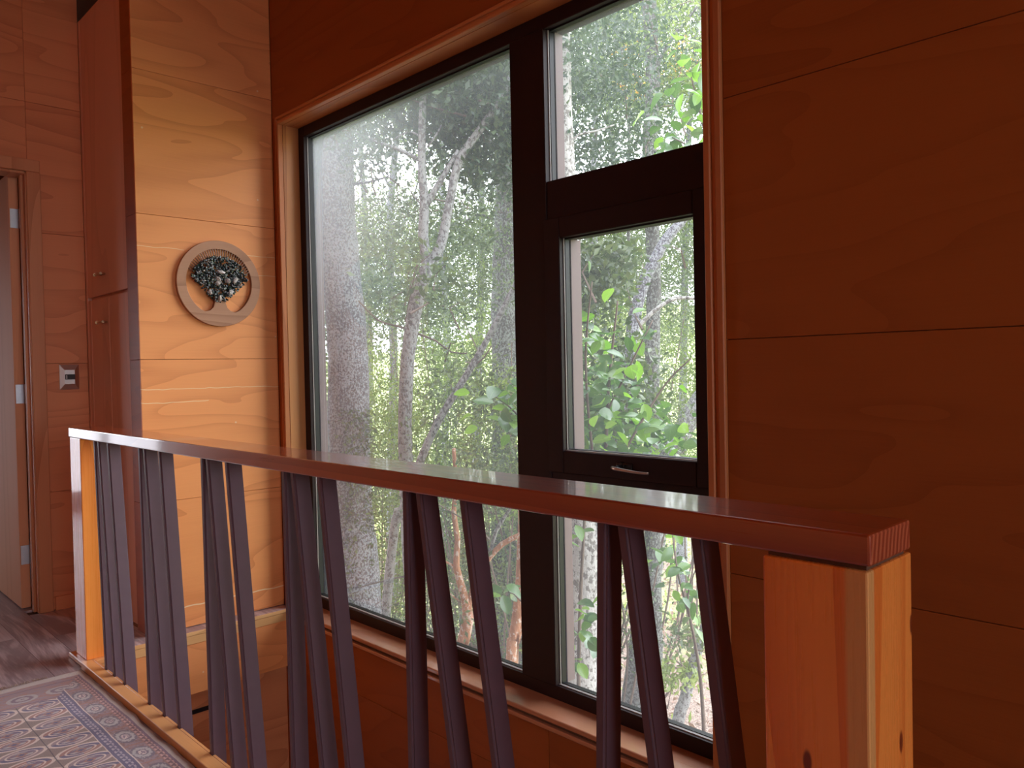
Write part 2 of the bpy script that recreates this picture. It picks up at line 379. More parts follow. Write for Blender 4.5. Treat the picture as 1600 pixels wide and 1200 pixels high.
# right wall, rear wall, ceiling
boxes('wall_right', [(RX, RX+.2, -3.0, W2[0], -2.8, ZC), (RX, RX+.2, W2[1], 2.2, -2.8, ZC), (RX, RX+.2, W2[0], W2[1], -2.8, W2[2]), (RX, RX+.2, W2[0], W2[1], W2[3], ZC)], 'ply_y', None, kind='structure')
box('wall_front', -4.7, RX+.2, -3.2, -3.0, -.2, ZC, 'gold', None, kind='structure')
box('ceiling', -8.2, RX+.2, -3.2, 2.6, ZC, ZC+.15, 'gold', None, kind='structure')
box('floor_lower', -4.0, RX, .8, 2.2, -2.95, -2.8, 'floor', None, kind='structure')
box('wall_stair_inner', -3.8, RX, .85, .93, -2.8, -.2, 'ply', None, kind='structure')
for nm, pts in (('window_2', (RX+.06, RX+.12, W2, 1)), ('window_3', (-8.12, -8.06, W4, 1))):
    a, b_, q, _ = pts
    r_ = root(nm, (a, q[0], q[2]), kind='structure')
    mid = (q[0]+q[1])/2
    boxes('window_frame', [(a, b_, q[0], q[0]+.05, q[2], q[3]), (a, b_, q[1]-.05, q[1], q[2], q[3]), (a, b_, q[0]+.05, q[1]-.05, q[2], q[2]+.05), (a, b_, q[0]+.05, q[1]-.05, q[3]-.05, q[3]), (a, b_, mid-.03, mid+.03, q[2]+.05, q[3]-.05)], 'dark', r_)
    for y0, y1 in ((q[0]+.05, mid-.03), (mid+.03, q[1]-.05)): box('pane', a+.025, a+.031, y0, y1, q[2]+.05, q[3]-.05, 'glass_clean', r_)

# floor planks of the landing
fl = box('floor', XD-.1, RX, -3.0, .985, -.20, -.012, 'backing', None, kind='structure')
rnd = random.Random(3)
PW = .19; y = -1.05
while y < .985:
    y1 = min(y+PW, .985); x = XD-.10 + rnd.uniform(-1.2, 0)
    while x < 1.2:
        x1 = x+1.38
        box('floor_plank', max(x, XD-.10)+.0008, min(x1, 1.6)-.0008, y+.0008, y1-.0008, -.012, 0.0, 'floor', fl, 0)
        x = x1
    y = y1
box('floor_board', XD-.1, RX, -3.0, -1.05, -.012, 0, 'floor', fl)
box('floor_board', 1.6, RX, -1.05, .985, -.012, 0, 'floor', fl)
# floor in front of the cupboard and the narrow ledge along the golden wall
for x0, x1 in ((XD-.0, -4.13), (-4.13, -3.713)):
    box('floor_plank', x0+.0008, x1-.0008, .986, 1.30, -.012, 0.0, 'floor', fl, 0)
box('floor_plank', XL-.01, -3.713, 1.301, YB-.001, -.012, 0.0, 'floor', fl, 0)
box('floor_slab', XD-.1, -3.735, .986, 1.30, -.29, -.0125, 'backing', fl)
box('floor_slab', -3.93, -3.735, 1.30, YB, -.29, -.0125, 'backing', fl)
tr = root('trim_1', (-3.71, 1.0, -.295), kind='structure')
box('edge_board', -3.732, -3.71, 1.0, YB-.001, -.018, -.0005, 'pale', tr, .001)
box('edge_board', -3.732, -3.711, 1.0, YB-.001, -.058, -.0195, 'pale', tr, .001)
box('fascia_board', -3.732, -3.715, 1.0, YB-.001, -.295, -.0595, 'gold', tr, .001)
box('trim_2', -3.70, RX, .9855, .990, -.295, -.001, 'curb', None, kind='structure')

# room beyond the open door
boxes('wall_bedroom', [(-8.0, -4.72, 2.4, 2.5, -.2, ZC), (-8.0, -4.72, -2.5, -2.4, -.2, ZC), (-8.1, -8.0, -2.5, W4[0], -.2, ZC), (-8.1, -8.0, W4[1], 2.5, -.2, ZC),
                       (-8.1, -8.0, W4[0], W4[1], -.2, W4[2]), (-8.1, -8.0, W4[0], W4[1], W4[3], ZC), (-4.8, -4.7, YB, 2.5, -.2, ZC)], 'ply', None, kind='structure')
box('floor_bedroom', -8.0, XD-.10, -2.4, 2.4, -.2, 0, 'floor', None, kind='structure')

# door with casing
d1 = root('door_1', (-4.66, 1.02, 0), kind='structure')
box('door_leaf', -5.52, -4.738, .982, 1.026, .008, 2.262, 'door', d1, .001)
boxes('door_lining', [(-4.72, XD, DY1-.012, DY1, 0, DZ), (-4.72, XD, DY0, DY0+.012, 0, DZ), (-4.72, XD, DY0, DY1, DZ-.012, DZ)], 'casing', d1, .0008)
boxes('door_stop', [(-4.675, -4.64, DY1-.024, DY1-.012, 0, DZ-.012), (-4.675, -4.64, DY0+.012, DY0+.024, 0, DZ-.012)], 'casing', d1, .0008)
box('door_casing', XD, XD+.013, DY1-.008, DY1+.055, 0, DZ, 'casing', d1, .003)
box('door_casing', XD, XD+.013, DY0-.055, DY0+.008, 0, DZ, 'casing', d1, .003)
box('door_casing', XD, XD+.013, DY0-.055, DY1+.055, DZ+.0005, DZ+.062, 'casing', d1, .003)
for z0 in (.235, 1.075, 1.985):
    bm = bm_new(); bm_box(bm, -4.738, -4.7355, .986, 1.024, z0, z0+.10, .001)
    hb = link('hinge', bm_mesh(bm, 'hinge'), 'zinc', d1, label='zinc hinge plate')
    bm = bm_new(); tube_bm(bm, [(-4.727, 1.030, z0), (-4.727, 1.030, z0+.10)], .006, 10)
    for zz in (.015, .05, .085):
        tube_bm(bm, [(-4.7355, .997+.008*(zz == .05), z0+zz), (-4.7345, .997+.008*(zz == .05), z0+zz)], .004, 8)
    link('hinge_knuckle', bm_mesh(bm, 'hinge_knuckle'), 'zinc', hb)

# ---------------------------------------------------------------- main window
w1 = root('window_1', (-2.47, 2.07, -.012), kind='structure')
# casing mouldings on the wall (outer lip, groove, inner lip)
def frame4(x0, x1, z0, z1, tL, tR, tT, y0, y1, bottom=0.0):
    L = [(x0-tL, x0, y0, y1, z0, z1+tT), (x1, x1+tR, y0, y1, z0, z1+tT), (x0, x1, y0, y1, z1, z1+tT)]
    return L
for i, q in enumerate(frame4(OX0, OX1, -.05, OZ1, .014, .022, .016, 1.955, YB+.014)):
    box('casing_lip', *q, 'casing_x' if i == 2 else 'lip', w1, .003)
for i, q in enumerate(frame4(OX0-.0145, OX1+.0225, -.05, OZ1+.0165, .009, .012, .010, 1.965, YB+.014)):
    box('casing_groove', *q, 'casing_x' if i == 2 else 'casing', w1)
for i, q in enumerate(frame4(OX0-.024, OX1+.035, -.05, OZ1+.027, .012, .022, .014, 1.957, YB+.014)):
    box('casing_lip', *q, 'casing_x' if i == 2 else 'lip', w1, .003)
# liner boards of the recess
box('liner_board', OX0-.012, OX0, YB+.0145, 2.072, OZ0, OZ1, 'jamb', w1)
box('liner_board', OX1, OX1+.012, YB+.0145, 2.072, OZ0, OZ1, 'jamb', w1)
box('liner_board', OX0, OX1, YB+.0145, 2.072, OZ1, OZ1+.0095, 'casing_x', w1)
# sill
box('sill_board', OX0-.03, OX1+.03, 1.945, 2.15, -.018, OZ0+.012, 'sill', w1, .004, 2)
box('sill_groove', OX0-.028, OX1+.028, 1.962, YB+.014, -.034, -.018, 'backing', w1)
box('sill_lip', OX0-.03, OX1+.03, 1.946, YB+.014, -.0495, -.034, 'sill', w1, .003)
# dark frame members
FY0, FY1 = 2.07, 2.165
xa, xb, xc, xd = -3.652, -2.125, -1.952, -1.285       # openings: left pane xa..xb, right column xc..xd
zt, zb = 2.412, .050
zs0, zs1 = .835, 1.725                                  # casement opening
zu0 = 1.868; zl1 = .745
def member(nm, *q): return box(nm, *q, 'dark', w1, .002)
member('frame_stile', OX0, xa, FY0, FY1, OZ0+.002, OZ1)
member('frame_stile', xd, OX1, FY0, FY1, OZ0+.002, OZ1)
member('frame_rail', xa, xd, FY0, FY1, zt, OZ1)
member('frame_rail', xa, xd, FY0, 2.125, OZ0+.002, zb)
member('outer_rail', xa, xd, 2.1252, FY1, OZ0+.002, .02)
member('mullion', xb, xc, FY0-.004, FY1, zb, zt)
member('transom', xc, xd, FY0, FY1, zs1, zu0)
member('transom', xc, xd, FY0, FY1, zl1, zs0)
GY = 2.118
def pane(x0, x1, z0, z1, gy, par):
    fr = boxes('gasket', [(x0, x0+.005, gy-.022, gy-.001, z0, z1), (x1-.005, x1, gy-.022, gy-.001, z0, z1), (x0+.005, x1-.005, gy-.022, gy-.001, z0, z0+.005), (x0+.005, x1-.005, gy-.022, gy-.001, z1-.005, z1)], 'gasket', par)
    box('spacer', x0, x0+.003, gy-.0285, gy-.0225, z0, z1, 'white', par)
    box('spacer', x0, x1, gy-.034, gy-.0225, z0, z0+.003, 'white', par)
    box('outer_stop', x0, x0+.006, gy+.0065, 2.164, z0, z1, 'stop', par)
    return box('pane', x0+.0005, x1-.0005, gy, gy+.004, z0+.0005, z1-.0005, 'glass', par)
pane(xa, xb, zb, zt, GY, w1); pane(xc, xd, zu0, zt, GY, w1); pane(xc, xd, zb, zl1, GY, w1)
# opening sash, stands a little proud of the frame
sx0, sx1, sz0, sz1 = xc+.002, xd-.002, zs0+.002, zs1-.002
gx0, gx1, gz0, gz1 = -1.884, -1.338, .908, 1.658
bm = bm_new()
for q in ((sx0-.008, gx0, 2.056, 2.15, sz0-.008, sz1+.008), (gx1, sx1+.008, 2.056, 2.15, sz0-.008, sz1+.008), (gx0, gx1, 2.056, 2.15, sz0-.008, gz0), (gx0, gx1, 2.056, 2.15, gz1, sz1+.008)): bm_box(bm, *q, .003)
sash = link('casement_sash', bm_mesh(bm, 'casement_sash'), 'dark', w1)
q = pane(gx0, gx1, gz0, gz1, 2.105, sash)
# lever handle
bm = bm_new()
hx, hz = -1.622, .872
tube_bm(bm, [(hx, 2.0565, hz), (hx, 2.046, hz)], [.017, .014], 16)
bm_box(bm, hx-.020, hx+.045, 2.048, 2.0565, hz-.014, hz+.014, .004, 2)
bm_box(bm, hx-.006, hx+.006, 2.02, 2.05, hz-.006, hz+.006, .002)
link('handle_base', bm_mesh(bm, 'handle_base'), 'black', sash, label='black handle base')
P_, R_ = spline([(hx-.022, 2.030, hz-.002), (hx, 2.018, hz-.003), (hx+.035, 2.020, hz-.006), (hx+.085, 2.026, hz-.010), (hx+.125, 2.028, hz-.010)], [.005, .0062, .005, .0042, .004], .01)
tube('handle_lever', P_, R_, 'chrome', sash, 10, label='slim bright metal lever')

# ================================================================ BALUSTRADE
RY0, RY1 = .975, 1.108
bl = root('balustrade', (-2.1, 1.02, 0), 'varnished red-brown handrail with tilted dark brown balusters between two orange posts', 'railing')
bm = bm_new(); bm_box(bm, -3.765, -.391, RY0, RY1, .949, .989, .0035, 2)
link('handrail', bm_mesh(bm, 'handrail'), 'rail', bl)
bm = bm_new(); bm_box(bm, -.528, -.398, RY0+.006, RY1-.006, .9435, .949, 0)
link('shadow_gap', bm_mesh(bm, 'shadow_gap'), 'backing', bl)
box('newel_post', -.532, -.393, .972, 1.116, -.30, .9435, 'newel_near', bl, .003, 2, label='near orange newel post with pale sapwood edge')
bm = bm_new(); bm_box(bm, -3.755, -3.612, .977, 1.110, .0205, .949, .003, 2)
link('newel_post', bm_mesh(bm, 'newel_post'), 'newel', bl, label='far orange post beside the cupboard')
box('post_foot', -3.785, -3.585, .955, 1.135, 0, .0205, 'curb', bl, .003)
BY0, BY1 = .992, 1.038; BW = .022
rid = [((148.5, 705), (165.4, 1039.5)), ((154, 695), (178.5, 1053)), ((168.5, 700), (194.3, 1064)),
       ((218, 700), (233.5, 1096)), ((225.5, 705), (256.2, 1113.8)), ((249, 710), (279.6, 1134)),
       ((317, 730), (331.6, 1174)), ((324.5, 720), (364, 1200)), ((354, 723), (393.5, 1200)),
       ((445, 742.5), (459.5, 1200)), ((460, 757.5), (503.8, 1200)), ((500, 751), (544, 1200)),
       ((636.8, 780), (645.8, 1200)), ((658.5, 784.5), (711.4, 1200)), ((728, 799.5), (777, 1200)),
       ((947, 820), (945, 1200)), ((979, 826), (1027, 1200)), ((1096, 842), (1140, 1200))]
cuts = []
for i, (a, b_) in enumerate(rid):
    A = on(*a, 1, BY0); B = on(*b_, 1, BY0); s = (B[0]-A[0])/(B[2]-A[2])
    xt = A[0]+s*(.949-A[2]); z0 = -.27; xbm = A[0]+s*(z0-A[2]); xf = A[0]+s*(.015-A[2])
    cuts.append((xf-BW-.004, xf+.002))
    # middle and outer bars of a trio are set in staggered slots so that their tops pass behind one another
    dy = 0.0 if i % 3 == 0 else .0008*(i % 3)
    bm = bm_new(); v_ = bm_box(bm, 0, 1, BY0+dy, BY1+dy, 0, 1)
    for k in v_:
        t = k.co.z; k.co.x = (xbm*(1-t)+xt*t) - BW*(1-k.co.x); k.co.z = z0*(1-t)+.949*t
    bmesh.ops.bevel(bm, geom=[e_ for e_ in bm.edges if abs(e_.verts[0].co.z-e_.verts[1].co.z) > .5], offset=.0045, segments=3, affect='EDGES')
    link('baluster', bm_mesh(bm, 'baluster'), 'bal', bl, smooth=False)
bm = bm_new(); bm_box(bm, -3.585, -.532, .948, BY0-.0005, 0, .030, .0015)
x = -3.585
for c0, c1 in sorted(cuts) + [(-.532, -.532)]:
    if c0 - x > .004: bm_box(bm, x, c0, BY0-.0005, 1.001, -.02, .030, .001)
    x = max(x, c1)
link('bottom_rail', bm_mesh(bm, 'bottom_rail'), 'curb', bl)

# ================================================================ CUPBOARD
CY = 1.296
cb = root('tall_cupboard', (-4.27, 1.6, 0), 'tall built-in wooden cupboard with two doors beside the golden wall', 'cupboard')
boxes('body', [(XD+.001, -3.932, CY+.021, 1.95, .08, 3.08), (XD+.04, -3.97, CY+.05, 1.9, 0, .08)], 'cup', cb)
box('body_edge', XD+.002, XD+.030, CY-.001, CY+.0205, .0, 3.08, 'cup', cb, .001)
ud = box('door', XD+.032, -3.934, CY, CY+.020, 1.622, 3.08, 'cup', cb, .0015, label='taller upper door')
ld = root('door', (-4.25, CY, .02)); ld.parent = cb; ld.location = (.02, CY-1.6, .02); ld['label'] = 'lower door of vertical planks'
pl = [XD+.032, -4.52, -4.345, -4.235, -4.09, -3.934]
for i in range(5):
    box('door_plank', pl[i]+.0012, pl[i+1]-.0012, CY+(.001 if i % 2 else 0), CY+.020, .02, 1.606, 'cup', ld, .0012)
def pull(par, xc_, zc_):
    bm = bm_new()
    tube_bm(bm, [(xc_-.028, CY-.026, zc_), (xc_+.062, CY-.026, zc_)], .0065, 12)
    tube_bm(bm, [(xc_-.010, CY-.026, zc_), (xc_-.010, CY, zc_)], .0045, 10)
    tube_bm(bm, [(xc_+.042, CY-.026, zc_), (xc_+.042, CY, zc_)], .0045, 10)
    tube_bm(bm, [(xc_-.034, CY-.026, zc_), (xc_-.027, CY-.026, zc_)], .0095, 12)
    return bm
h_ = link('handle', bm_mesh(pull(None, -4.32, 1.722), 'handle'), 'brass', ud)
h_ = link('handle', bm_mesh(pull(None, -4.31, 1.480), 'handle'), 'brass', ld)

# ================================================================ SWITCH
sw = root('light_switch', (XD, 1.203, 1.208), 'brushed metal switch plate with black rocker on wall beside cupboard', 'switch')
bm = bm_new(); y0, y1, z0, z1 = 1.157, 1.249, 1.143, 1.273; xo = XD+.0
o_ = [(y0, z0), (y1, z0), (y1, z1), (y0, z1)]; i_ = [(y0+.022, z0+.028), (y1-.022, z0+.028), (y1-.022, z1-.028), (y0+.022, z1-.028)]
h0 = [bm.verts.new((xo, *p)) for p in o_]; h1 = [bm.verts.new((xo+.005, *p)) for p in o_]; h2 = [bm.verts.new((xo+.013, *p)) for p in i_]
bm.faces.new(h0[::-1]); bm.faces.new(h2)
for A_, B_ in ((h0, h1), (h1, h2)):
    for k in range(4): bm.faces.new((A_[k], A_[(k+1) % 4], B_[(k+1) % 4], B_[k]))
link('plate', bm_mesh(bm, 'plate'), 'chrome', sw)
rk = box('rocker', XD+.013, XD+.017, 1.18, 1.228, 1.195, 1.222, 'black', sw, .001)
box('indicator', XD+.017, XD+.0178, 1.184, 1.190, 1.199, 1.218, 'white', rk)

# ================================================================ RING WALL ORNAMENT
RC = (XL, 1.662, 1.648)
wp = root('wall_ornament', RC, 'round carved wooden tree ornament with dark and pale stone chips on golden wall', 'wall decoration')
M['ring'] = wood('brown_ornament_wood', (.32, .15, .085), (.46, .24, .145), 'Y', 50, .12, .5, .0, .8)
cu = bpy.data.curves.new('ring', 'CURVE'); cu.dimensions = '2D'; cu.fill_mode = 'BOTH'; cu.extrude = .009; cu.bevel_depth = .0015; cu.bevel_resolution = 1
def poly(pts):
    s_ = cu.splines.new('POLY'); s_.points.add(len(pts)-1); s_.use_cyclic_u = True
    for k, p in enumerate(pts): s_.points[k].co = (p[0], p[1], 0, 1)
poly([(.207*math.cos(t), .207*math.sin(t)) for t in np.linspace(0, 2*PI, 97)[:-1]])
hole = [(.165*math.cos(t), .165*math.sin(t)+.004) for t in np.linspace(-.95, PI+.95, 70)]
hole += [(-.075, -.140), (-.050, -.133), (-.034, -.118), (-.026, -.095), (-.024, -.06), (.024, -.06), (.026, -.095), (.034, -.118), (.050, -.133), (.075, -.140)]
poly(hole)
tmp = bpy.data.objects.new('tmp', cu); me = bpy.data.meshes.new_from_object(tmp); bpy.data.objects.remove(tmp)
# local (x, y, z) -> world (XL + .011 + z, y, z)
me.transform(Matrix(((0, 0, 1, XL+.0112), (1, 0, 0, RC[1]), (0, 1, 0, RC[2]), (0, 0, 0, 1))))
me.materials.clear(); link('ring', me, 'ring', wp, label='flat wooden ring with a tree trunk at its foot')
M['wire'] = plain('copper_wire', (.16, .08, .05), .35, .3)
bm = bm_new()
for k in range(32):
    t = math.radians(22 + 136*k/31); r0, r1 = .166, .118+random.uniform(-.006, .006)
    tube_bm(bm, [(XL+.020, RC[1]+r0*math.cos(t), RC[2]+.004+r0*math.sin(t)), (XL+.022, RC[1]+r1*math.cos(t)*.98, RC[2]+r1*math.sin(t)-.004)], .0020, 5)
link('wires', bm_mesh(bm, 'wires'), 'wire', wp)
M['chipd'] = plain('dark_green_stone', (.020, .030, .030), .15, 0, .3, .5); M['chipw'] = plain('pale_stone', (.52, .47, .44), .3, 0, .2, .2)
M['chipg'] = plain('grey_stone', (.16, .18, .18), .2, 0, .3, .4)
def chip(bm, p, s):
    ic = bmesh.ops.create_icosphere(bm, subdivisions=1, radius=s); R_ = Matrix.Rotation(random.uniform(0, 6), 3, Vector((random.random(), random.random(), random.random())).normalized())
    sc_ = (random.uniform(.5, .8), random.uniform(.9, 1.5), random.uniform(.5, .9))
    for v in ic['verts']:
        c_ = R_ @ Vector((v.co.x*sc_[0], v.co.y*sc_[1], v.co.z*sc_[2])); v.co = c_*random.uniform(.85, 1.15) + Vector(p)
def inside():
    while True:
        y_, z_ = random.uniform(-.16, .16), random.uniform(-.088, .13)
        r = math.hypot(y_*.93, z_+.0); half = .028+(z_+.088)*1.0
        if abs(y_) < half and r < .132: return y_, z_
for nm, cnt, sz in (('dark_chips', 760, .0075), ('grey_chips', 200, .0062)):
    bm = bm_new()
    for k in range(cnt):
        y_, z_ = inside(); chip(bm, (XL+.018+random.uniform(0, .012)+(.006 if nm[0] == 'g' else 0), RC[1]+y_, RC[2]+z_), sz*random.uniform(.7, 1.2))
    link(nm, bm_mesh(bm, nm), 'chipd' if nm[0] == 'd' else 'chipg', wp, kind='stuff')
bm = bm_new()
for k in range(60):
    y_, z_ = inside(); chip(bm, (XL+.031, RC[1]+y_, RC[2]+z_), .0045*random.uniform(.7, 1.2))
link('pale_chips', bm_mesh(bm, 'pale_chips'), 'chipw', wp, kind='stuff')
for y_, z_ in ((.004, .055), (-.015, -.0), (.035, .015), (-.055, -.045), (.075, .02), (-.008, -.075), (.05, -.04), (-.012, .022)):
    bm = bm_new(); chip(bm, (XL+.033, RC[1]+y_, RC[2]+z_), .0165); link('stone_chip', bm_mesh(bm, 'stone_chip'), 'chipw', wp)

# ================================================================ RUG
rg = root('rug', (-2.6, .25, 0), 'patterned red and purple woven rug with cream edge and fringe on landing floor', 'rug')
RX0, RX1, RYE, RYB = -3.555, -1.55, .940, -.42
m, T, b, out = newmat('woven_rug_pattern'); M['rugp'] = m
x, y, z = sepxyz(T, coords(T))
wv = noise(T, coords(T, (1, 1, 1)), 60, 2)*.006-.003
u = (y*-1+RYE+wv*.5); v = x-RX0+wv; u2 = y-RYB; v2 = x*-1+RX1
dd = u.min(v).min(u2).min(v2)                                 # distance from the nearest rug edge
side = u.min(u2).lt(v.min(v2))
al = (x*side)+(y*(side*-1+1))                                 # coordinate along that edge
SP = .1585
def rep(a, p): return (a/p-(a/p).floor()-.5)*p
def ell(p_, q_, a_, b2): return ((p_/a_).pow(2.0)+(q_/b2).pow(2.0)).sqrt()
def sq(v_): return v_*v_
def ellv(p_, q_, a_, b2): return (sq(p_/a_)+sq(q_/b2)).sqrt()
fine = noise(T, coords(T), 380, 2, .6)
cream = (.78, .60, .52); purp = (.24, .14, .20); rust = (.42, .19, .15); mauve = (.36, .23, .25); navy = (.13, .10, .20); pink = (.66, .38, .33); grey = (.50, .43, .42)
# field: rows of flattened medallions
gx = rep(x+3.275+.048, .0965); gy = rep(y-.73+.0725, .145)
e1 = ellv(gx, gy, .040, .066) + (gx.abs()*2.0+gy.abs()*1.2)*1.0
odd = ((x+3.275+.048)/.0965).floor().mod(2.0)
quad = (gx*gy).gt(0)
inner = mix(T, quad, navy, mix(T, odd, mauve, rust))
fld = mix(T, e1.lt(1.22), (.30, .20, .17), cream)
fld = mix(T, e1.lt(1.02), fld, inner)
fld = mix(T, (e1-.72).abs().lt(.05), fld, cream)
fld = mix(T, e1.lt(.55), fld, mix(T, (gx*240).sin().gt(.2), purp, grey))
fld = mix(T, e1.lt(.25), fld, mix(T, odd, cream, navy))
fld = mix(T, gx.abs().lt(.0012)*e1.gt(1.1), fld, navy)
dia = (rep(gx+.048, .0965).abs()*1.1+rep(gy+.0725, .145).abs())
fld = mix(T, dia.lt(.020), fld, rust); fld = mix(T, dia.lt(.011), fld, navy)
fld = mix(T, rep(y-.73+.0725+.0725, .145).abs().lt(.0016), fld, (.10, .06, .07))
# main border: medallions
bx = rep(al+.01, SP); by = dd-.078
e2 = ellv(bx, by, .058, .034)
brd = mix(T, noise(T, coords(T), 90, 2).step(.45, .6), mauve, (.30, .15, .13))
ring2 = (e2*12+noise(T, coords(T), 110, 2)*7).sin().gt(.1)
brd = mix(T, e2.lt(1.0), brd, mix(T, ring2, grey, (.20, .14, .18)))
brd = mix(T, e2.lt(.35), brd, mix(T, noise(T, coords(T), 160, 1).gt(.5), cream, purp))
brd = mix(T, (bx.abs()-.0775).abs().lt(.003), brd, rust)
# guard bands with small hooked figures
def guard(center, w_, p_, cbg, cfg):
    q1 = rep(al, p_); k = (dd-center)
    fig = ((k-.006).abs().lt(.003)*q1.abs().lt(p_*.30)).max((k+.006).abs().lt(.003)*(q1.abs().gt(p_*.22))).max(q1.abs().lt(.0022)*k.abs().lt(.006))
    return mix(T, fig, cbg, cfg)
col = fld
def band(a, b2, c_): 
    global col
    col = mix(T, dd.gt(a)*dd.lt(b2), col, c_)
band(0, .153, brd)
band(.112, .153, guard(.131, .03, .026, navy, (.50, .40, .46)))
band(.026, .046, guard(.036, .02, .026, (.22, .10, .12), pink))
band(.020, .028, purp); band(.108, .112, cream); band(.150, .153, cream); band(.045, .048, rust)
fx = v-.165; fy = rep(y+.02, .13); e3 = ellv(fx, fy, .045, .052)
far = mix(T, (noise(T, coords(T, (3, 1, 1)), 30, 3)*1.0).step(.45, .6), mauve, rust)
far = mix(T, e3.lt(1.0), far, mix(T, ((e3*11+noise(T, coords(T), 120, 1)*3).sin()).gt(0), grey, purp))
far = mix(T, (v-.235).abs().lt(.004), far, purp); far = mix(T, (v-.08).abs().lt(.004), far, purp)
col = mix(T, v.lt(.245)*(u.gt(v*.6)), col, far)
col = mix(T, dd.lt(.020).max(v.lt(.045)), col, (.62, .52, .46))
col = mix(T, fine.step(.25, .75)*.30, col, (.14, .10, .11))
T.links.new(col, b.inputs['Base Color']); b.inputs['Roughness'].default_value = .95; b.inputs['Sheen Weight'].default_value = .3
bump(T, b, fine, .5, .003)
# gently rippled slab
nx, ny = 90, 60; bm = bm_new(); top = []
for i in range(nx+1):
    r_ = []
    for j in range(ny+1):
        px_ = RX0+(RX1-RX0)*i/nx; py_ = RYB+(RYE-RYB)*j/ny
        edge = math.exp(-((RYE-py_)/.05)**2)
        wav = .0022*math.sin(px_*17+1)+.0015*math.sin(px_*41+py_*9)
        r_.append(bm.verts.new((px_, py_-(.004*math.sin(px_*13)+.003*math.sin(px_*37))*edge, .0075+.002*math.sin(py_*14+px_*6)*.5+wav*.6)))
    top.append(r_)
for i in range(nx):
    for j in range(ny): bm.faces.new((top[i][j], top[i+1][j], top[i+1][j+1], top[i][j+1]))
bdry = [top[i][0] for i in range(nx+1)]+[top[nx][j] for j in range(1, ny+1)]+[top[i][ny] for i in range(nx-1, -1, -1)]+[top[0][j] for j in range(ny-1, 0, -1)]
low = [bm.verts.new((q.co.x, q.co.y, .0005)) for q in bdry]
for k in range(len(bdry)):
    k2 = (k+1) % len(bdry); bm.faces.new((bdry[k2], bdry[k], low[k], low[k2]))
link('pile', bm_mesh(bm, 'pile'), 'rugp', rg, smooth=True)
M['fringe'] = plain('cream_fringe', (.50, .40, .32), .9, 0, 0, .2)
bm = bm_new(); yy = RYB+.01
while yy < RYE-.12:
    ln = random.uniform(.030, .050); x1 = RX0-ln; dy = random.uniform(-.012, .012)
    tube_bm(bm, [(RX0+.002, yy, .005), (RX0-ln*.5, yy+dy*.6, .003), (x1, yy+dy*1.4, .0022)], .0013, 4); yy += .0048
link('fringe', bm_mesh(bm, 'fringe'), 'fringe', rg, kind='stuff')

# ================================================================ OUTDOORS
GZ = -3.3
def ground_z(X, Y):
    d = math.hypot(X+3, Y-2); return GZ + .02*max(0, d-8) + .0016*max(0, d-14)**2 + .10*math.sin(X*.7)*math.cos(Y*.6)
m, T, b, out = newmat('forest_floor'); M['ground'] = m
c = coords(T); n1 = noise(T, c, .35, 3); n2 = noise(T, c, 9, 4, .7); n3 = noise(T, c, 45, 3, .7)
x, y, z = sepxyz(T, c); dist = (sq(x+3)+sq(y-2)).sqrt()
lit = mix(T, n3.step(.35, .65), (.20, .13, .105), (.48, .37, .30)); grs = mix(T, n2.step(.35, .65), (.30, .38, .13), (.52, .58, .24))
gf = ((n1+n2*.45)+(dist-11)*.03).step(.66, .82)
T.links.new(mix(T, gf, lit, grs), b.inputs['Base Color']); b.inputs['Roughness'].default_value = .95; bump(T, b, n2+n3*.5, .8, .05)
n = 90; xs = np.linspace(-60, 50, n); ys = np.linspace(2.3, 80, n); bm = bm_new()
gv = [[bm.verts.new((X_, Y_, ground_z(X_, Y_))) for Y_ in ys] for X_ in xs]
for i in range(n-1):
    for j in range(n-1): bm.faces.new((gv[i][j], gv[i+1][j], gv[i+1][j+1], gv[i][j+1]))
link('ground', bm_mesh(bm, 'ground'), 'ground', None, kind='structure', smooth=True)
bm = bm_new()
for q in (((-90, -60, GZ), (90, -60, GZ), (90, 2.3, GZ), (-90, 2.3, GZ)),): bm.faces.new([bm.verts.new(p) for p in q])
link('ground_rear', bm_mesh(bm, 'ground_rear'), 'gravel', None, kind='structure')

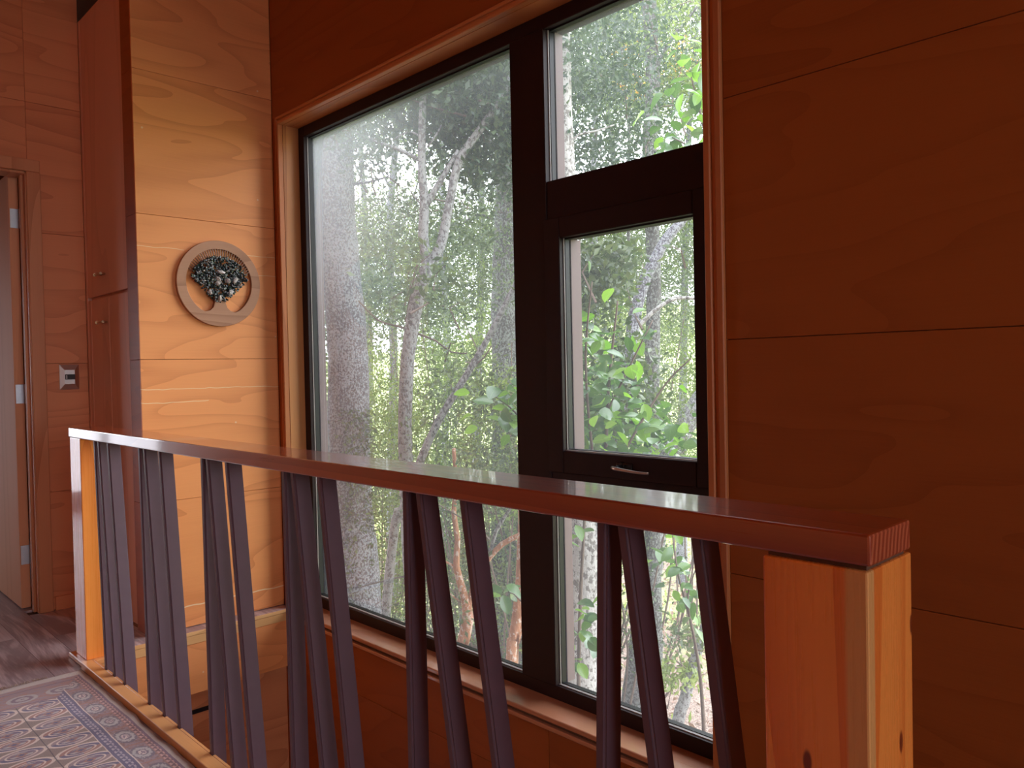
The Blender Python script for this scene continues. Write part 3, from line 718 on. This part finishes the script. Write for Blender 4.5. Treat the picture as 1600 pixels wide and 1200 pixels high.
def leaf_cloud(name, P, size, mat, parent=None, tint=None, droop=.3, kind='stuff', aspect=.45, label=None):
    """P: (n,3) leaf positions; every leaf is two triangles folded along its midrib"""
    n_ = len(P)
    d = RNG.normal(size=(n_, 3)); d[:, 2] -= droop; d /= np.linalg.norm(d, axis=1)[:, None]
    r = RNG.normal(size=(n_, 3)); s_ = np.cross(d, r); s_ /= np.linalg.norm(s_, axis=1)[:, None]; nn = np.cross(d, s_)
    L_ = (size*RNG.uniform(.6, 1.3, n_))[:, None]; Wd = L_*aspect*.5
    v0 = P; v1 = P+d*L_*.45+s_*Wd+nn*Wd*.35; v2 = P+d*L_; v3 = P+d*L_*.45-s_*Wd+nn*Wd*.35
    VV = np.stack([v0, v1, v2, v3], 1).reshape(-1, 3)
    base = np.arange(n_)[:, None]*4; F_ = np.concatenate([base+np.array([0, 1, 2]), base+np.array([0, 2, 3])], 1).reshape(-1)
    me = bpy.data.meshes.new(name); me.vertices.add(4*n_); me.vertices.foreach_set('co', VV.astype(np.float32).ravel())
    me.loops.add(len(F_)); me.loops.foreach_set('vertex_index', F_.astype(np.int32))
    me.polygons.add(2*n_); me.polygons.foreach_set('loop_start', np.arange(0, 6*n_, 3, dtype=np.int32))
    try: me.polygons.foreach_set('loop_total', np.full(2*n_, 3, dtype=np.int32))
    except Exception: pass
    a = me.attributes.new('tint', 'FLOAT', 'POINT'); t = RNG.uniform(0, 1, n_) if tint is None else np.clip(tint+RNG.normal(0, .2, n_), 0, 1)
    a.data.foreach_set('value', np.repeat(t, 4).astype(np.float32)); me.update()
    return link(name, me, mat, parent, label, kind)
def clumps(center, rad, nclump, per, cr_):
    """clumped points inside an ellipsoid"""
    out_ = []
    cs = RNG.normal(size=(nclump, 3)); cs /= np.linalg.norm(cs, axis=1)[:, None]; cs *= RNG.uniform(.15, 1, (nclump, 1))**(1/2.2)
    cs = np.array(center)+cs*np.array(rad)
    k = RNG.normal(size=(nclump*per, 3))*cr_; pts_ = np.repeat(cs, per, 0)+k*np.array([1, 1, .6])
    return pts_
ROOTD = {}
def gbase(p): return (float(p[0]), float(p[1]), ground_z(p[0], p[1]))
def tree(name, label, path, d, px_w, mat, branches=(), foliage=(), extra=None, cat='tree', group=None, rough=.05, seg=14):
    """path/branches: photo spots at depth d (or (x,y,depth)); px_w widths in photo pixels"""
    def pt(q): return at(q[0], q[1], q[2] if len(q) > 2 else d)
    def rd(w_, q): return w_*.5*(q[2] if len(q) > 2 else d)/F_PX
    P0 = [pt(q) for q in path]; R0 = [rd(w_, q) for w_, q in zip(px_w, path)]
    lo_ = P0[-1]; g = ground_z(lo_[0], lo_[1])
    dirn = (P0[-1]-P0[-2]); dirn = dirn/max(1e-6, abs(dirn[2]))
    if lo_[2] > g+.05:
        k = lo_[2]-g+.15; P0.append(lo_+np.array([dirn[0]*k*.4, dirn[1]*k*.4, -k])); R0.append(R0[-1]*1.35)
    rt_ = root(name, gbase(P0[-1]), label, cat, group)
    A_, B_ = spline(P0, R0, .10); tube('trunk', A_, B_, mat, rt_, seg, rough)
    for br in branches:
        bw = br[1]; bp = [pt(q) for q in br[0]]; A_, B_ = spline(bp, [rd(w_, q) for w_, q in zip(bw, br[0])], .08)
        tube('branch', A_, B_, br[2] if len(br) > 2 else mat, rt_, 9, rough)
    twb = bm_new(); nt_ = 0
    for (cx, cy, dep, rad, ncl, per, cr_, size, lm, tint) in foliage:
        c0 = at(cx, cy, dep); pts_ = clumps(c0, rad, ncl, per, cr_)
        pts_ = pts_[pts_[:, 1] > 2.75]
        leaf_cloud('foliage', pts_, size, lm, rt_, tint)
        for k in range(max(4, ncl//10)):                              # thin twigs holding the clumps
            e_ = pts_[RNG.integers(0, max(1, len(pts_)))]; s0 = e_+RNG.normal(size=3)*np.array(rad)*.30+np.array([0, 0, -.2])
            if s0[1] < 2.75: continue
            mid = (e_+s0)/2+RNG.normal(size=3)*.06; tube_bm(twb, [s0, mid, e_], [.010, .006, .003], 4, False); nt_ += 1
    if nt_: link('twigs', bm_mesh(twb, 'twigs'), 'twig', rt_, kind='stuff')
    else: twb.free()
    return rt_

# 1 thick lichen-covered tree
T1 = tree('lichen_tree', 'thick grey tree left of the window view, its trunk speckled with lichen and climbing leaves',
     [(516, 60), (520, 200), (523, 300), (532, 420), (543, 540), (545, 680), (549, 800), (557, 930)], 7.0, [60, 62, 60, 60, 62, 64, 66, 74], 'bark_grey',
     [([(548, 288), (575, 285), (606, 276)], [5, 4, 2]), ([(505, 150), (470, 60), (430, -60)], [22, 16, 10]), ([(530, 150), (560, 30), (600, -80)], [24, 18, 12])],
     [(540, 100, 7.6, (1.5, 1.2, 1.1), 110, 75, .2, .06, 'leaf_dark', .4), (470, 420, 8.0, (.5, .9, 1.9), 60, 45, .16, .06, 'leaf_mid', .6)], rough=.04, seg=28)
pts = []
for k in range(2600):                                                   # climbing leaves on the lower trunk
    yy = random.uniform(640, 1000); xx = 548+random.uniform(-1, 1)*36; pts.append(at(xx, yy, 6.80+abs(xx-548)/36*.14+random.uniform(-.04, .05)))
leaf_cloud('climbing_leaves', np.array(pts), .045, 'leaf_mid', T1, .55)
# 2 forked tree
tree('forked_tree', 'slender grey tree with Y-shaped fork in the middle of the large pane',
     [(671, 408), (655, 455), (645, 505), (637, 560), (633, 640), (634, 720), (640, 860), (650, 980)], 6.3, [21, 22, 22, 22, 22, 22, 24, 26], 'bark_pale',
     [([(668, 415), (661, 370), (663, 318), (659, 255), (661, 142), (667, 40), (664, -60)], [17, 16, 15, 13, 11, 9, 7]),
      ([(670, 415), (688, 385), (702, 318), (718, 250), (752, 200), (786, 148), (808, 90), (830, 0)], [17, 16, 14, 13, 12, 10, 8, 6]),
      ([(665, 322), (690, 280), (716, 235)], [11, 9, 6]), ([(656, 250), (620, 232), (588, 222), (553, 207), (520, 196)], [7, 6, 5, 4, 2]),
      ([(657, 215), (640, 205), (615, 218)], [3.5, 3, 2]), ([(668, 230), (682, 210), (690, 195)], [3.5, 3, 2]), ([(658, 320), (646, 305), (641, 298)], [3, 2.5, 2]),
      ([(640, 515), (615, 508), (590, 500), (560, 470)], [4, 3, 2.5, 2], 'twig'), ([(648, 520), (680, 532), (705, 550), (730, 552)], [4, 3.2, 2.5, 2], 'twig'),
      ([(636, 900), (610, 905), (560, 918)], [3, 2.5, 2], 'twig')],
     [(700, 90, 6.6, (1.2, .9, .7), 110, 75, .16, .075, 'leaf_dark', .45), (640, 420, 8.4, (1.5, .9, .8), 120, 70, .18, .05, 'leaf_mid', .45), (650, 420, 6.1, (.35, .3, .25), 10, 22, .09, .07, 'leaf_mid', .6),
      (560, 225, 6.2, (.35, .3, .18), 14, 30, .09, .06, 'leaf_dark', .4), (770, 190, 6.8, (.6, .5, .7), 80, 70, .14, .07, 'leaf_dark', .5)])
# 3 stout tree
tree('stout_tree', 'stout dull grey tree half hidden in leaves at right edge of large pane',
     [(800, 60), (796, 200), (792, 340), (787, 480), (790, 620), (786, 760), (790, 900), (795, 1010)], 9.5, [34, 36, 38, 40, 40, 38, 38, 42], 'bark_dark',
     [([(775, 345), (745, 335), (720, 352), (705, 350)], [5, 4, 3, 2]), ([(790, 260), (740, 170), (700, 90)], [12, 9, 6])],
     [(770, 250, 9.8, (1.0, 1.0, 1.3), 90, 60, .18, .065, 'leaf_mid', .35), (790, 60, 9.6, (1.5, 1.3, .9), 90, 60, .2, .07, 'leaf_dark', .4)], seg=20)
# 4 leaning stem
tree('leaning_sapling', 'thin straight grey stem leaning steeply across the large pane',
     [(850, 372), (808, 441), (760, 533), (719, 602), (684, 660), (660, 712), (632, 790), (610, 880)], 5.9, [8, 9, 10, 11, 12, 13, 14, 15], 'bark_pale',
     [([(757, 536), (770, 525), (775, 520)], [3, 2, 1.5]), ([(735, 575), (755, 560), (768, 540)], [3, 2.5, 2], 'twig')],
     [(740, 640, 6.4, (.55, .4, .5), 30, 45, .13, .05, 'leaf_mid', .7)])
# 5 orange-barked myrtle
tree('orange_barked_tree', 'twisted slim tree with peeling orange bark low behind the balusters',
     [(709, 700), (712, 760), (709, 800), (715, 845), (713, 885), (725, 930), (731, 965), (722, 1010), (716, 1060)], 5.6, [6, 7, 8, 9, 11, 13, 18, 20, 22], 'bark_orange',
     [([(729, 960), (745, 900), (764, 872), (785, 850), (812, 836), (840, 828)], [9, 9, 9, 9, 8, 7]), ([(716, 893), (705, 882), (690, 876)], [5, 4, 3]),
      ([(714, 855), (700, 830), (694, 815)], [2.5, 2, 1.5], 'twig'), ([(765, 870), (775, 830), (800, 790), (815, 760)], [6, 6, 5, 4], 'bark_pale'),
      ([(728, 945), (712, 935), (700, 925)], [3, 2.5, 2])],
     [(730, 760, 5.8, (.7, .5, .35), 26, 40, .14, .045, 'leaf_mid', .6), (690, 980, 5.6, (.3, .3, .4), 16, 40, .12, .045, 'leaf_mid', .6)])
tree('pinkish_tree', 'upright smooth tree with pinkish bark beside the wide mullion, seen between balusters',
     [(822, 640), (818, 740), (816, 850), (812, 930), (803, 1000), (800, 1050)], 5.9, [13, 14, 16, 17, 18, 20], 'bark_orange', [([(806, 1010), (818, 960), (824, 900)], [8, 7, 6])],
     [(800, 700, 6.3, (.5, .4, .5), 24, 40, .12, .05, 'leaf_mid', .5)])
# 6 mottled tree, forked behind the mullion
tree('mottled_tree', 'pale mottled tree forking low in the bottom right pane',
     [(872, -60), (877, 60), (880, 180), (884, 290), (886, 450), (894, 650), (910, 790), (913, 880), (908, 960), (902, 1060)], 6.6, [26, 27, 28, 31, 30, 32, 40, 52, 62, 62], 'bark_mottled',
     [([(922, 900), (938, 850), (955, 760), (972, 640), (990, 505), (1003, 450), (1018, 415), (1042, 372), (1075, 330), (1110, 250)], [34, 30, 28, 24, 20, 19, 18, 17, 14, 10], 'bark_grey'),
      ([(992, 516), (1015, 492), (1045, 470), (1072, 465), (1100, 468)], [7, 7, 6, 5.5, 5]), ([(888, 225), (905, 210), (930, 205), (960, 195)], [4, 3.5, 3, 2])],
     [(900, 40, 6.9, (.9, .8, .7), 80, 60, .15, .06, 'leaf_dark', .35), (940, 190, 7.6, (.8, .8, .5), 60, 60, .16, .06, 'leaf_dark', .45), (925, 430, 5.6, (.32, .3, .28), 40, 40, .10, .07, 'leaf_mid', .5), (930, 600, 5.8, (.4, .3, .5), 50, 40, .12, .07, 'leaf_mid', .4)], seg=22)
# 7 vertical tree at the right
tree('upright_tree', 'straight grey-brown tree rising through both right-hand panes',
     [(1010, -120), (1014, 0), (1020, 110), (1019, 160), (1015, 230), (1018, 330), (1022, 430), (1020, 520), (1019, 620), (1020, 760), (1021, 860), (1022, 960)], 8.8, [21, 22, 22, 23, 22, 21, 22, 23, 23, 22, 22, 24], 'bark_dark',
     [([(1022, 110), (1050, 60), (1090, 10)], [8, 6, 4]), ([(1018, 160), (990, 110), (960, 60)], [7, 5, 4])],
     [(1060, 60, 9.2, (1.0, .9, .9), 90, 60, .17, .06, 'leaf_lime', .3), (980, 130, 9.6, (1.1, 1.0, .9), 60, 55, .2, .06, 'leaf_dark', .5), (1060, 400, 9.5, (.7, .7, .8), 46, 50, .15, .06, 'leaf_mid', .6)])
tree('autumn_sapling', 'distant sapling with a few orange autumn leaves left of the straight tree',
     [(985, 60), (984, 160), (982, 300), (984, 500)], 11.0, [3, 4, 5, 6], 'bark_dark', (),
     [(985, 120, 11.0, (.35, .35, .45), 12, 30, .09, .07, 'leaf_autumn', .6), (1060, 95, 11.5, (.25, .3, .2), 8, 24, .09, .07, 'leaf_autumn', .6)])
# 8 sapling and leaning log at the lower right
tree('mossy_sapling', 'short crooked grey sapling with fresh leaves, lowest in the bottom right pane',
     [(1118, 880), (1108, 950), (1092, 1010), (1078, 1060), (1068, 1100), (1058, 1135)], 7.4, [9, 12, 15, 17, 18, 20], 'bark_pale', [([(1080, 1055), (1060, 1035), (1040, 1028)], [3, 2.5, 2], 'twig')],
     [(1062, 1050, 7.3, (.28, .25, .13), 20, 14, .06, .075, 'leaf_lime', .5), (1090, 990, 7.3, (.22, .2, .15), 12, 12, .06, .075, 'leaf_mid', .8)])
tree('leaning_log_tree', 'thick pale leaning trunk at right edge of the casement pane',
     [(1180, 520), (1130, 580), (1085, 640), (1060, 690), (1035, 760)], 9.2, [26, 29, 31, 31, 32], 'bark_pale')

# forest behind: slender trees with open crowns
spots = [(612, 15.0, 13, 'leaf_lime', .3), (575, 18.0, 10, 'leaf_mid', .8), (695, 14.0, 9, 'leaf_mid', .6), (745, 16.0, 12, 'leaf_lime', .3), (930, 15.0, 12, 'leaf_mid', .5),
         (965, 19.0, 12, 'leaf_lime', .3), (1065, 16.0, 12, 'leaf_mid', .7), (490, 17.0, 12, 'leaf_mid', .7), (430, 14.0, 14, 'leaf_mid', .5), (1160, 15.0, 14, 'leaf_mid', .5),
         (1250, 17.0, 14, 'leaf_mid', .5), (340, 16.0, 14, 'leaf_mid', .5), (850, 17.0, 12, 'leaf_mid', .5)]
spots = sorted(spots)[1:-1]
ORD = ['leftmost', 'second from left', 'third from left', 'fourth from left', 'fifth from left', 'sixth from left', 'seventh from left', 'eighth from left', 'ninth from left', 'tenth from left', 'rightmost']
for i, (px_, dep, wd, lm, ti) in enumerate(spots):
    j = random.uniform(-60, 60)
    tree('forest_tree', 'slender hazy woodland tree far behind the nearer trunks, %s of its row' % ORD[i],
         [(px_+j, -80), (px_+j*.4, 150), (px_+random.uniform(-8, 8), 350), (px_+3, 560), (px_, 720)], dep, [wd*.4, wd*.65, wd*.9, wd*1.0, wd*1.2], 'bark_grey',
         [([(px_, 380), (px_+30, 320), (px_+50, 250)], [4, 3, 2]), ([(px_, 300), (px_-28, 240), (px_-45, 190)], [4, 3, 2])],
         [(px_, 60, dep, (2.4, 2.2, 2.3), 130, 75, .34, .085, lm, ti), (px_+20, 420, dep+.5, (2.1, 1.8, 1.7), 130, 75, .30, .075, lm, ti)], group='woodland trees behind', seg=8)
# understory shrubs
us = [(530, 640, 10.0), (590, 700, 11.0), (650, 560, 12.0), (700, 660, 9.5), (760, 560, 10.5), (800, 700, 8.5), (600, 860, 9.5), (700, 840, 11.0), (920, 560, 10.0), (1070, 560, 12.0), (960, 700, 9.0),
      (480, 820, 9.5), (1060, 720, 12.5), (880, 800, 9.5), (780, 880, 9.0), (1180, 600, 10.0)]
us = sorted(us, key=lambda q: q[0]); NUM = ['first', 'second', 'third', 'fourth', 'fifth', 'sixth', 'seventh', 'eighth', 'ninth', 'tenth', 'eleventh', 'twelfth', 'thirteenth', 'fourteenth', 'fifteenth', 'sixteenth']
for i, (cx, cy, dep) in enumerate(us):
    c0 = at(cx, cy, dep); g = ground_z(c0[0], c0[1]); r_ = root('understory_shrub', (c0[0], c0[1], g), ('mid-green', 'yellow-green')[i % 2]+' fine-leaved undergrowth shrub among the trees, '+NUM[i]+' from the left', 'shrub', 'fine-leaved understory shrubs')
    hh = max(.6, c0[2]-g)
    bm = bm_new()
    for k in range(11 if cx < 1000 else 3):
        tip = c0+RNG.normal(size=3)*np.array([.7, .6, .5]); b0 = np.array([c0[0]+random.uniform(-.15, .15), c0[1]+random.uniform(-.15, .15), g-.05]); mid = (tip+b0)/2+RNG.normal(size=3)*.15
        A_, B_ = spline([b0, mid, tip], [.018, .012, .005], .25); tube_bm(bm, A_, B_, 5, False)
    link('stems', bm_mesh(bm, 'stems'), 'twig', r_, smooth=True)
    leaf_cloud('foliage', clumps(c0, (1.1, .95, .85), 85, 75, .17), .055, ('leaf_mid', 'leaf_lime')[i % 2], r_, (.75, .25)[i % 2])
    if cx < 1000: leaf_cloud('foliage', clumps(c0-np.array([0, 0, hh*.45]), (.9, .8, hh*.42), 22, 50, .16), .055, 'leaf_lime' if i % 3 else 'leaf_mid', r_, .35)
# ground cover: litter and tufts of grass
k = 60000; X_ = RNG.uniform(-22, 6, k); Y_ = RNG.uniform(2.6, 22, k); Z_ = np.array([ground_z(a, b_) for a, b_ in zip(X_, Y_)])
lit_ = leaf_cloud('leaf_litter', np.stack([X_, Y_, Z_+.01], 1), .10, 'leaf_litter', None, .5, aspect=.6)
lit_['label'] = 'dry reddish-brown fallen leaves scattered over the forest floor'; lit_['category'] = 'leaf litter'
k = 36000; X_ = RNG.uniform(-26, 6, k); Y_ = RNG.uniform(3, 26, k); keep = (np.sin(X_*1.1+2)*np.cos(Y_*.9)+RNG.normal(0, .5, k)+(np.hypot(X_+3, Y_-2)-10)*.12) > .1
X_, Y_ = X_[keep], Y_[keep]; Z_ = np.array([ground_z(a, b_) for a, b_ in zip(X_, Y_)])
gr_ = leaf_cloud('grass_tufts', np.stack([X_, Y_, Z_], 1), .15, 'leaf_grass', None, .5, droop=-1.6, aspect=.25)
gr_['label'] = 'light green grass and low plants on the forest floor'; gr_['category'] = 'grass'

# ---------------------------------------------------------------- large-leaved shrub close to the window
def leaf_mesh(name, mat, curl):
    bm = bm_new(); L_, W_ = 1.0, .33; prof = [(0, .0), (.12, .55), (.35, .98), (.6, .95), (.82, .6), (1.0, .0)]
    rows_ = []
    for t, w_ in prof:
        zc_ = -curl*t*t
        if w_ == 0: rows_.append([bm.verts.new((0, t, zc_))])
        else: rows_.append([bm.verts.new((-W_*w_, t, zc_+.09*w_)), bm.verts.new((0, t, zc_)), bm.verts.new((W_*w_, t, zc_+.09*w_))])
    for a, b_ in zip(rows_, rows_[1:]):
        if len(a) == 1: bm.faces.new((a[0], b_[1], b_[0])); bm.faces.new((a[0], b_[2], b_[1]))
        elif len(b_) == 1: bm.faces.new((a[0], a[1], b_[0])); bm.faces.new((a[1], a[2], b_[0]))
        else: bm.faces.new((a[0], a[1], b_[1], b_[0])); bm.faces.new((a[1], a[2], b_[2], b_[1]))
    me = bm_mesh(bm, name); me.materials.append(M[mat]); me.polygons.foreach_set('use_smooth', [True]*len(me.polygons)); return me
LM = [leaf_mesh('leaf', 'big_dark', .25), leaf_mesh('leaf', 'big_dark', .05), leaf_mesh('leaf', 'big_light', .2), leaf_mesh('leaf', 'big_dark', .45)]
def big_shrub(label, stems, twigs, leafspots, base, group=None):
    r_ = root('broadleaf_shrub', base, label, 'shrub', group)
    base = np.array(base)
    for st in stems:
        A_, B_ = spline([at(*q) for q in st[0]], st[1], .06); tube('stem', A_, B_, st[2] if len(st) > 2 else 'twig', r_, 7)
    for (cx, cy, dep, sx, sy, sd, n_, size, pl_) in leafspots:
        for k in range(n_):
            p = at(cx+random.gauss(0, sx), cy+random.gauss(0, sy), dep+random.gauss(0, sd))
            if p[1] < 2.45: continue
            me = LM[2] if random.random() < pl_ else random.choice((LM[0], LM[1], LM[3]))
            o = bpy.data.objects.new('leaf', me); COL.objects.link(o); o.parent = r_; o.location = Vector(p)-Vector(base)
            s_ = size*random.uniform(.9, 1.5); o.scale = (s_, s_, s_)
            az = random.uniform(0, 2*PI); el = random.gauss(-.25, .45)
            o.rotation_euler = (el, random.gauss(0, .5), az)
    return r_
c0 = at(960, 900, 4.9); gz = ground_z(c0[0], c0[1])
big_shrub('shrub with large glossy oval leaves close outside the opening casement pane',
    [([(960, 1500, 4.9), (950, 1000, 4.9), (945, 800, 4.8), (950, 620, 4.7), (965, 470, 4.6)], [.02, .016, .013, .010, .005]),
     ([(945, 820, 4.8), (925, 700, 4.6), (915, 560, 4.5), (925, 440, 4.4)], [.012, .009, .007, .004]),
     ([(947, 760, 4.8), (990, 680, 4.7), (1040, 600, 4.7), (1080, 560, 4.6)], [.010, .008, .006, .004]),
     ([(950, 640, 4.7), (990, 560, 4.6), (1020, 500, 4.6)], [.008, .006, .003])], (),
    [(925, 650, 4.6, 30, 38, .22, 105, .082, .25), (960, 550, 4.6, 32, 38, .2, 48, .085, .35), (1000, 680, 4.7, 40, 26, .25, 78, .082, .3), (1060, 680, 4.9, 28, 30, .2, 36, .078, .3), (905, 480, 4.6, 14, 50, .2, 22, .08, .3)],
    (c0[0], c0[1], gz))
c0 = at(915, 900, 5.3); gz = ground_z(c0[0], c0[1])
big_shrub('second glossy-leaved shrub filling the lower left of the casement pane behind the first',
    [([(900, 1500, 5.3), (905, 1000, 5.3), (915, 760, 5.2), (910, 600, 5.1)], [.016, .013, .009, .005]), ([(915, 780, 5.2), (960, 690, 5.1), (1010, 640, 5.1)], [.008, .006, .003])], (),
    [(910, 590, 5.1, 22, 45, .15, 80, .085, .2), (930, 670, 5.1, 35, 26, .15, 110, .085, .2), (1000, 690, 5.2, 40, 20, .15, 60, .085, .25)], (c0[0], c0[1], gz))
c0 = at(1080, 900, 5.4); gz = ground_z(c0[0], c0[1])
big_shrub('loose shrub with drooping glossy leaves right of the last balusters, low outside the window',
    [([(1110, 1600, 5.4), (1100, 1150, 5.4), (1085, 1000, 5.3), (1060, 900, 5.2), (1050, 830, 5.2)], [.018, .014, .010, .007, .003]),
     ([(1085, 1000, 5.3), (1075, 930, 5.2), (1100, 860, 5.2)], [.008, .006, .003])], (),
    [(1062, 925, 5.2, 22, 26, .2, 26, .082, .3), (1048, 860, 5.2, 18, 16, .2, 16, .08, .4), (1100, 950, 5.2, 14, 26, .2, 12, .08, .35)], (c0[0], c0[1], gz))
c0 = at(890, 950, 5.2); gz = ground_z(c0[0], c0[1])
big_shrub('small leafy shoots in front of the pale mottled trunk in the bottom right pane',
    [([(880, 1500, 5.2), (885, 1080, 5.2), (895, 980, 5.1), (885, 840, 5.1)], [.012, .010, .008, .004])], (),
    [(882, 835, 5.1, 14, 14, .12, 14, .085, .6), (905, 985, 5.1, 14, 26, .12, 20, .09, .4), (890, 1040, 5.1, 14, 14, .1, 8, .08, .4)], (c0[0], c0[1], gz))
c0 = at(790, 640, 5.0); gz = ground_z(c0[0], c0[1])
big_shrub('cluster of broad green leaves against the wide mullion at lower right of large pane',
    [([(850, 1500, 5.0), (840, 1000, 5.0), (835, 760, 5.0), (815, 660, 4.9), (775, 620, 4.8)], [.014, .012, .010, .007, .003]),
     ([(838, 1000, 5.0), (815, 940, 5.0), (795, 925, 5.0)], [.008, .005, .003])], (),
    [(785, 625, 4.9, 22, 20, .12, 30, .095, .45), (800, 665, 4.9, 14, 14, .12, 8, .09, .6), (790, 925, 5.0, 14, 12, .1, 9, .10, .1)], (c0[0], c0[1], gz))
c0 = at(1090, 150, 4.8); gz = ground_z(c0[0], c0[1])
big_shrub('tall shrub whose large leaves hang across the upper right pane',
    [([(1150, 1500, 5.0), (1150, 900, 5.0), (1140, 450, 4.9), (1110, 250, 4.8), (1080, 120, 4.7)], [.022, .018, .013, .009, .004]),
     ([(1125, 330, 4.85), (1085, 240, 4.8), (1050, 215, 4.7)], [.008, .006, .003])], (),
    [(1075, 150, 4.7, 22, 38, .18, 36, .10, .3), (1060, 225, 4.7, 28, 16, .15, 26, .09, .3), (1085, 90, 4.7, 16, 20, .15, 10, .09, .4)], (c0[0], c0[1], gz))
